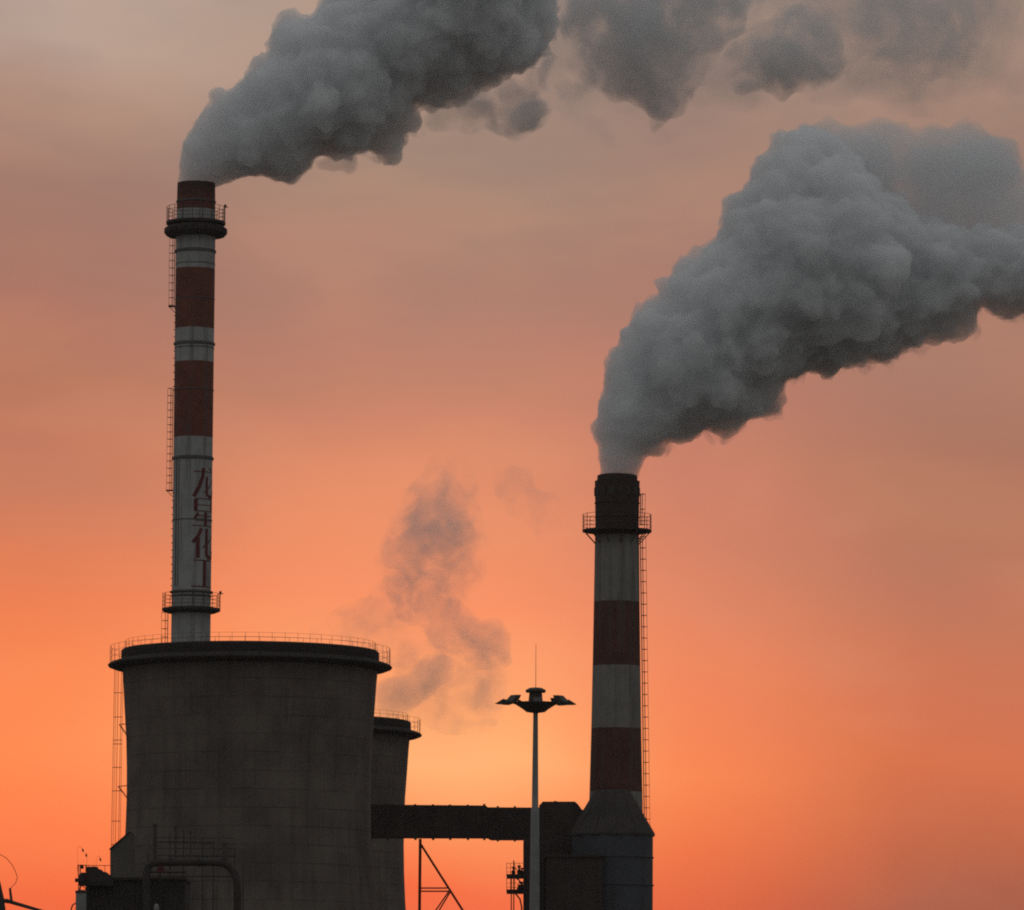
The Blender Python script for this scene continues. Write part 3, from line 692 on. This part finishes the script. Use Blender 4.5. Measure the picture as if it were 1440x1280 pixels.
# ------------------------------------------------------------------ smoke
def vol_mat(name, density, colr=(.93, .94, .95), nz=None, aniso=0.0):
    m = bpy.data.materials.new(name); m.use_nodes = True; nt = m.node_tree; nt.nodes.clear(); k = NB(nt)
    o = k.n('ShaderNodeOutputMaterial'); v = k.n('ShaderNodeVolumePrincipled')
    v.inputs['Color'].default_value = (*colr, 1); v.inputs['Anisotropy'].default_value = aniso
    v.inputs['Density'].default_value = density
    if nz:
        sc_, lo, hi, det = nz
        tc = k.n('ShaderNodeTexCoord')
        f = k.mr(k.noise(tc.outputs['Object'], sc_, det, .58, 1.0), lo, hi)
        nt.links.new(k.m('MULTIPLY', f, density), v.inputs['Density'])
    nt.links.new(v.outputs[0], o.inputs['Volume'])
    return m
def hull(poly, D, voxel=.35, seed=1, lumps=1.0, drift=0.0, minr=5, amp=1.0, step=5, flat=1.0, holes=()):
    """billowing closed hull whose outline follows poly (photo pixels) at distance D; returns verts, faces in world space"""
    rnd = random.Random(seed)
    pl = np.array(poly, float); x0, y0 = pl.min(0); x1, y1 = pl.max(0)
    gx, gy = np.meshgrid(np.arange(x0+2, x1, step), np.arange(y0+2, y1, step)); pts = np.c_[gx.ravel(), gy.ravel()]
    ins = np.zeros(len(pts), bool); dist = np.full(len(pts), 1e9)
    n = len(pl)
    for i in range(n):
        a, b = pl[i], pl[(i+1) % n]
        cond = ((a[1] > pts[:, 1]) != (b[1] > pts[:, 1]))
        with np.errstate(divide='ignore', invalid='ignore'):
            xi = (b[0]-a[0])*(pts[:, 1]-a[1])/(b[1]-a[1])+a[0]
        ins ^= cond & (pts[:, 0] < xi)
        ab = b-a; tt = np.clip(((pts-a)@ab)/(ab@ab+1e-9), 0, 1)
        dist = np.minimum(dist, np.hypot(*(pts-(a+tt[:, None]*ab)).T))
    for hx, hy, hr in holes: dist = np.minimum(dist, np.hypot(pts[:, 0]-hx, pts[:, 1]-hy)-hr)
    ok = ins & (dist > minr); pts = pts[ok]; dist = dist[ok]
    order = np.argsort(-dist); acc = []
    for i in order:
        p, r = pts[i], dist[i]
        if all((p[0]-q[0])**2+(p[1]-q[1])**2 > (max(.32*q[2], 4))**2 for q in acc): acc.append((p[0], p[1], r))
    ico = ICO
    V = []; Fc = []; cnt = 0
    s = S(D)
    def ball(c, r, sq=1.0):
        nonlocal cnt
        V.append(np.array([(c.x, c.y, c.z)])+ico[0]*np.array([r, r*sq, r])); Fc.append(ico[1]+cnt); cnt += len(ico[0])
    for px, py, r in acc:
        c = P(px, py, D+drift*(px-poly[0][0])*s); rad = r*s
        c.y += rnd.uniform(-.2, .2)*rad
        ball(c, rad*1.01, flat)
        if r > 14:
            for _ in range(int(7*lumps)):
                a = Vector((rnd.gauss(0, 1), rnd.gauss(0, 1), rnd.gauss(0, 1))).normalized()
                pl_ = math.hypot(a.x, a.z); q = rnd.uniform(.28, .45)
                ext = 1.04 if pl_ > .75 else 1.16
                ball(c+Vector((a.x, a.y*flat, a.z))*rad*(ext-q), rad*q, 1)
    V = np.concatenate(V); Fc = np.concatenate(Fc)
    me = bpy.data.meshes.new('tmp'); me.from_pydata(V.tolist(), [], Fc.tolist())
    ob = bpy.data.objects.new('tmp', me); col.objects.link(ob)
    md = ob.modifiers.new('r', 'REMESH'); md.mode = 'VOXEL'; md.voxel_size = voxel
    sm = ob.modifiers.new('s', 'SMOOTH'); sm.iterations = 3; sm.factor = .5
    dg = bpy.context.evaluated_depsgraph_get(); ev = ob.evaluated_get(dg); out = bpy.data.meshes.new_from_object(ev)
    bpy.data.objects.remove(ob); bpy.data.meshes.remove(me)
    # cauliflower displacement along the normals
    nv = len(out.vertices); co = np.empty(nv*3); out.vertices.foreach_get('co', co); co = co.reshape(-1, 3)
    no = np.array([v.normal[:] for v in out.vertices])
    mouth = np.array(P(*poly[0], D))
    dm = np.linalg.norm(co-mouth, axis=1); gr = np.clip(.25+dm/14, .25, 1.25)*amp
    d = np.empty(nv)
    for i in range(nv):
        p = Vector(co[i]); wv = noise.noise_vector(p*.35)*.7; g_ = gr[i]
        q = p+wv*g_
        a = .5-noise.voronoi(q*.38)[0][0]
        b_ = .5-noise.voronoi(q*.85+Vector((7, 3, 1)))[0][0]
        c_ = .45-noise.voronoi(q*1.9+Vector((1, 9, 4)))[0][0]
        f_ = .45-noise.voronoi(q*4.1)[0][0]
        d[i] = (a*1.3*g_+b_*.85*g_+c_*.55*g_**.5+f_*.38)+.14*g_
    co = co+no*d[:, None]
    out.vertices.foreach_set('co', co.ravel()); out.update()
    ob = bpy.data.objects.new('tmp', out); col.objects.link(ob)
    md = ob.modifiers.new('r', 'REMESH'); md.mode = 'VOXEL'; md.voxel_size = voxel*.85
    dg = bpy.context.evaluated_depsgraph_get(); o2 = bpy.data.meshes.new_from_object(ob.evaluated_get(dg))
    bpy.data.objects.remove(ob); bpy.data.meshes.remove(out)
    # keep only the big islands' outer skins (drops inner bubbles)
    import bmesh
    bm = bmesh.new(); bm.from_mesh(o2); bm.verts.ensure_lookup_table(); seen = set(); kill = []
    for v in bm.verts:
        if v.index in seen: continue
        st = [v]; comp = []; seen.add(v.index)
        while st:
            x = st.pop(); comp.append(x)
            for e in x.link_edges:
                y = e.other_vert(x)
                if y.index not in seen: seen.add(y.index); st.append(y)
        if len(comp) < max(60, .02*len(bm.verts)): kill += comp
    bmesh.ops.delete(bm, geom=kill, context='VERTS'); bm.to_mesh(o2); bm.free()
    return o2
def fringe(poly, D, seed, **k):
    return hull(poly, D, .36, seed, amp=1.5, **k)
def make_ico():
    import bmesh
    bm = bmesh.new(); bmesh.ops.create_icosphere(bm, subdivisions=2, radius=1)
    v = np.array([x.co[:] for x in bm.verts]); f = np.array([[q.index for q in x.verts] for x in bm.faces]); bm.free(); return v, f
ICO = make_ico()
def smoke_part(name, me, material, parent=None, origin=(0, 0, 0)):
    off = base(parent) if parent else Vector(origin)
    me.transform(Matrix.Translation(-off)); me.materials.clear(); me.materials.append(material); me.name = name
    me.polygons.foreach_set('use_smooth', [True]*len(me.polygons))
    o = bpy.data.objects.new(name, me); col.objects.link(o)
    if parent: o.parent = parent
    else: o.location = off
    return o
dense = vol_mat('dense_smoke', 1.15, (.97,.976,.985))
mid = vol_mat('thinning_smoke', 0.3, nz=(.16, .25, .5, 5))
arm = vol_mat('spreading_smoke', 0.42)
thin = vol_mat('wispy_smoke', 0.13, nz=(.13, .38, .62, 5))
faint = vol_mat('faint_steam', 0.12, nz=(.35, .42, .68, 8))
root = vol_mat('steam_root', 0.22, nz=(.3, .22, .55, 8))
steam = vol_mat('rising_steam', 0.22, nz=(.4, .38, .7, 8))

polyB = [(869,695),(846,690),(843,664),(840,645),(838,618),(829,600),(836,575),(848,540),(853,512),(862,490),(872,480),(880,460),(882,440),(890,422),(930,415),(935,400),(945,382),(960,362),(985,360),(1005,335),(1015,300),(1035,265),(1060,240),(1085,215),(1083,190),(1105,178),(1135,176),(1165,190),(1200,225),(1235,262),(1270,285),(1330,318),(1400,322),(1470,320),(1560,300),(1620,330),(1600,420),(1520,440),(1440,440),(1410,446),(1385,425),(1372,440),(1365,462),(1345,490),(1315,480),(1285,485),(1260,495),(1230,510),(1195,520),(1165,537),(1130,523),(1110,532),(1105,560),(1085,578),(1072,585),(1050,600),(1036,620),(1020,610),(1000,605),(965,618),(940,624),(930,640),(908,645),(897,664),(892,690)]
PB = thing('smoke_plume', 'dense grey smoke plume blowing up and right from the shorter right chimney', 'smoke', tuple(P(869, 668, D2)), 'chimney smoke plumes')
torn_edge = vol_mat('torn_edge', .6, nz=(.42, .5, .68, 8))
smoke_part('smoke_body', hull(polyB, D2, .22, 3, drift=.12), dense, PB)
smoke_part('ragged_edge', fringe([(x+(0 if y > 640 else 4), y+(0 if y > 640 or y < 250 else 6)) for x, y in polyB], D2, 41, drift=.12), torn_edge, PB)
polyB3 = [(1110,200),(1130,178),(1150,162),(1172,160),(1185,180),(1225,190),(1262,222),(1300,205),(1350,200),(1390,190),(1425,205),(1438,250),(1425,282),(1380,272),(1320,276),(1270,270),(1240,300),(1180,300)]
smoke_part('smoke_veil', hull([(1190,190),(1230,170),(1320,178),(1395,182),(1432,205),(1450,290),(1560,300),(1560,400),(1300,380),(1200,300)], D2+4, .4, 22, drift=.1), vol_mat('gap_veil', .11), PB)
smoke_part('smoke_arm', hull(polyB3, D2+5, .3, 21, drift=.1), arm, PB)
polyB2 = [(1100,230),(1110,185),(1140,178),(1150,160),(1172,158),(1185,178),(1215,168),(1260,163),(1320,172),(1380,180),(1425,200),(1440,250),(1500,260),(1580,300),(1560,380),(1440,400),(1300,380),(1180,330)]
smoke_part('smoke_veil', hull(polyB2, D2+6, .45, 5, drift=.1, holes=((1262,262,14),(1288,185,10))), mid, PB)

polyA = [(275,290),(254,284),(247,254),(246,225),(255,200),(262,180),(280,175),(290,150),(288,132),(305,120),(325,128),(340,110),(345,88),(362,82),(375,80),(378,50),(390,25),(410,17),(430,20),(445,12),(470,-10),(520,-60),(600,-130),(700,-170),(820,-170),(800,-100),(778,-30),(779,30),(771,70),(750,92),(720,110),(690,118),(660,127),(640,145),(603,162),(583,150),(590,172),(570,190),(562,217),(545,223),(520,213),(490,222),(460,225),(440,235),(420,250),(405,262),(380,255),(350,252),(320,256),(304,262),(297,284)]
PA = thing('smoke_plume', 'dense grey smoke plume rolling right off the tall lettered chimney across the sky', 'smoke', tuple(P(275, 258, D1)), 'chimney smoke plumes')
smoke_part('smoke_body', hull(polyA, D1, .23, 4, drift=.12), dense, PA)
smoke_part('ragged_edge', fringe([(x+(0 if y > 235 else 3), y+(0 if y > 240 or x < 330 else 6)) for x, y in polyA], D1, 42, drift=.12), torn_edge, PA)
soft = vol_mat('torn_smoke', .55, nz=(.27, .4, .66, 8))
torn2 = vol_mat('fading_smoke', .24, nz=(.27, .4, .68, 8))
layer = vol_mat('smoke_layer', .09, nz=(.16, .42, .68, 8))
for nm, poly, dd, mm, sd in (
    ('smoke_wisp', [(585,165),(640,135),(700,110),(770,85),(800,80),(800,118),(782,150),(768,172),(748,190),(715,196),(685,186),(640,186),(600,186)], 10, soft, 6),
    ('smoke_wisp', [(700,130),(745,112),(772,140),(765,170),(742,188),(716,192),(698,175)], 11, soft, 7),
    ('smoke_wisp', [(772,-80),(1050,-90),(1070,0),(1050,48),(1010,80),(985,110),(960,160),(925,178),(885,150),(850,135),(822,110),(805,70),(775,30)], 14, soft, 8),
    ('smoke_wisp', [(880,-60),(985,-60),(985,10),(955,60),(935,95),(910,110),(885,100),(862,60),(850,0)], 15, soft, 18),
    ('smoke_wisp', [(880,85),(925,100),(948,116),(957,142),(948,164),(926,172),(904,162),(890,140),(868,118)], 14, mid, 9),
    ('smoke_wisp', [(1015,110),(1020,60),(1055,38),(1085,20),(1108,-5),(1145,20),(1190,50),(1190,100),(1165,132),(1125,128),(1102,142),(1076,126),(1035,138)], 16, soft, 10),
    ('smoke_wisp', [(1035,98),(1045,72),(1085,52),(1110,28),(1130,50),(1160,66),(1158,98),(1130,110),(1100,120),(1060,112)], 16, mid, 19),
    ('smoke_wisp', [(1050,-90),(1250,-90),(1262,0),(1235,60),(1190,110),(1150,60),(1090,10)], 18, torn2, 11),
    ('smoke_wisp', [(1215,-80),(1410,-80),(1405,10),(1395,70),(1345,110),(1262,115),(1200,80),(1212,10)], 20, torn2, 12),
    ('smoke_wisp', [(745,100),(770,-60),(840,-70),(850,20),(850,110),(820,140),(790,150),(765,140)], 17, torn2, 51),
    ('smoke_layer', [(760,-120),(1100,-140),(1600,-120),(1620,120),(1440,175),(1240,165),(1080,160),(960,190),(840,225),(780,150),(745,60)], 34, layer, 13),
    ('smoke_layer', [(1000,-120),(1300,-140),(1480,-120),(1440,60),(1390,140),(1240,150),(1120,140),(1010,110),(985,0)], 44, layer, 14),
    ('smoke_wisp', [(430,225),(470,212),(500,210),(505,245),(492,252),(478,240),(450,244)], -1, soft, 15)):
    smoke_part(nm, hull(poly, D1+dd, .32 if nm == 'smoke_wisp' else .7, sd, flat=1 if nm == 'smoke_wisp' else .6), mm, PA)
smoke_part('smoke_wisp', hull([(975,590),(1012,590),(1015,618),(1004,630),(990,622)], D2, .25, 16), soft, PB)

PS = thing('steam_wisp', 'faint thin steam rising from the farther cooling tower against the orange glow', 'steam', tuple(P(520, 1010, 507)))
for poly, dd, mm, sd in (
    ([(522,1014),(524,955),(548,955),(572,944),(590,928),(615,915),(640,925),(640,955),(612,978),(585,995),(566,1014)], 505, root, 31),
    ([(612,915),(585,880),(566,840),(575,805),(612,800),(638,825),(658,858),(675,874),(700,872),(722,890),(718,928),(695,955),(665,938),(640,925)], 508, steam, 32),
    ([(640,885),(668,880),(700,874),(720,892),(716,922),(695,945),(668,932),(640,915)], 509, faint, 38),
    ([(530,800),(540,765),(566,730),(588,705),(600,680),(615,655),(645,655),(655,690),(660,730),(672,780),(662,805),(640,800),(628,835),(600,850),(578,830),(560,800)], 511, steam, 33),
    ([(425,905),(435,875),(480,848),(520,835),(540,810),(575,800),(600,820),(612,870),(610,915),(570,950),(525,930),(480,910)], 510, faint, 34),
    ([(690,660),(740,648),(755,685),(795,700),(792,740),(760,755),(725,735),(695,700)], 514, faint, 35),
    ([(560,900),(620,890),(700,905),(735,950),(710,1020),(650,1040),(590,1025),(545,1015)], 512, faint, 36),
    ([(520,790),(560,700),(600,640),(660,640),(680,720),(690,800),(640,880),(560,880)], 513, faint, 37)):
    smoke_part('steam_wreath', hull(poly, dd, .3, sd, minr=4, amp=.9), mm, PS)

# ------------------------------------------------------------------ evening haze
hz = bpy.data.materials.new('evening_haze'); hz.use_nodes = True; hn = hz.node_tree; hn.nodes.clear()
ho_ = hn.nodes.new('ShaderNodeOutputMaterial'); hv = hn.nodes.new('ShaderNodeVolumePrincipled')
hv.inputs['Color'].default_value = (.95, .9, .88, 1); hv.inputs['Density'].default_value = 6.0e-5; hv.inputs['Anisotropy'].default_value = .3
hn.links.new(hv.outputs[0], ho_.inputs['Volume'])
hb = MB().box((0, 0, 57), (9050, 9050, 58))
tag(part('haze', hb, hz), None, None, kind='stuff')
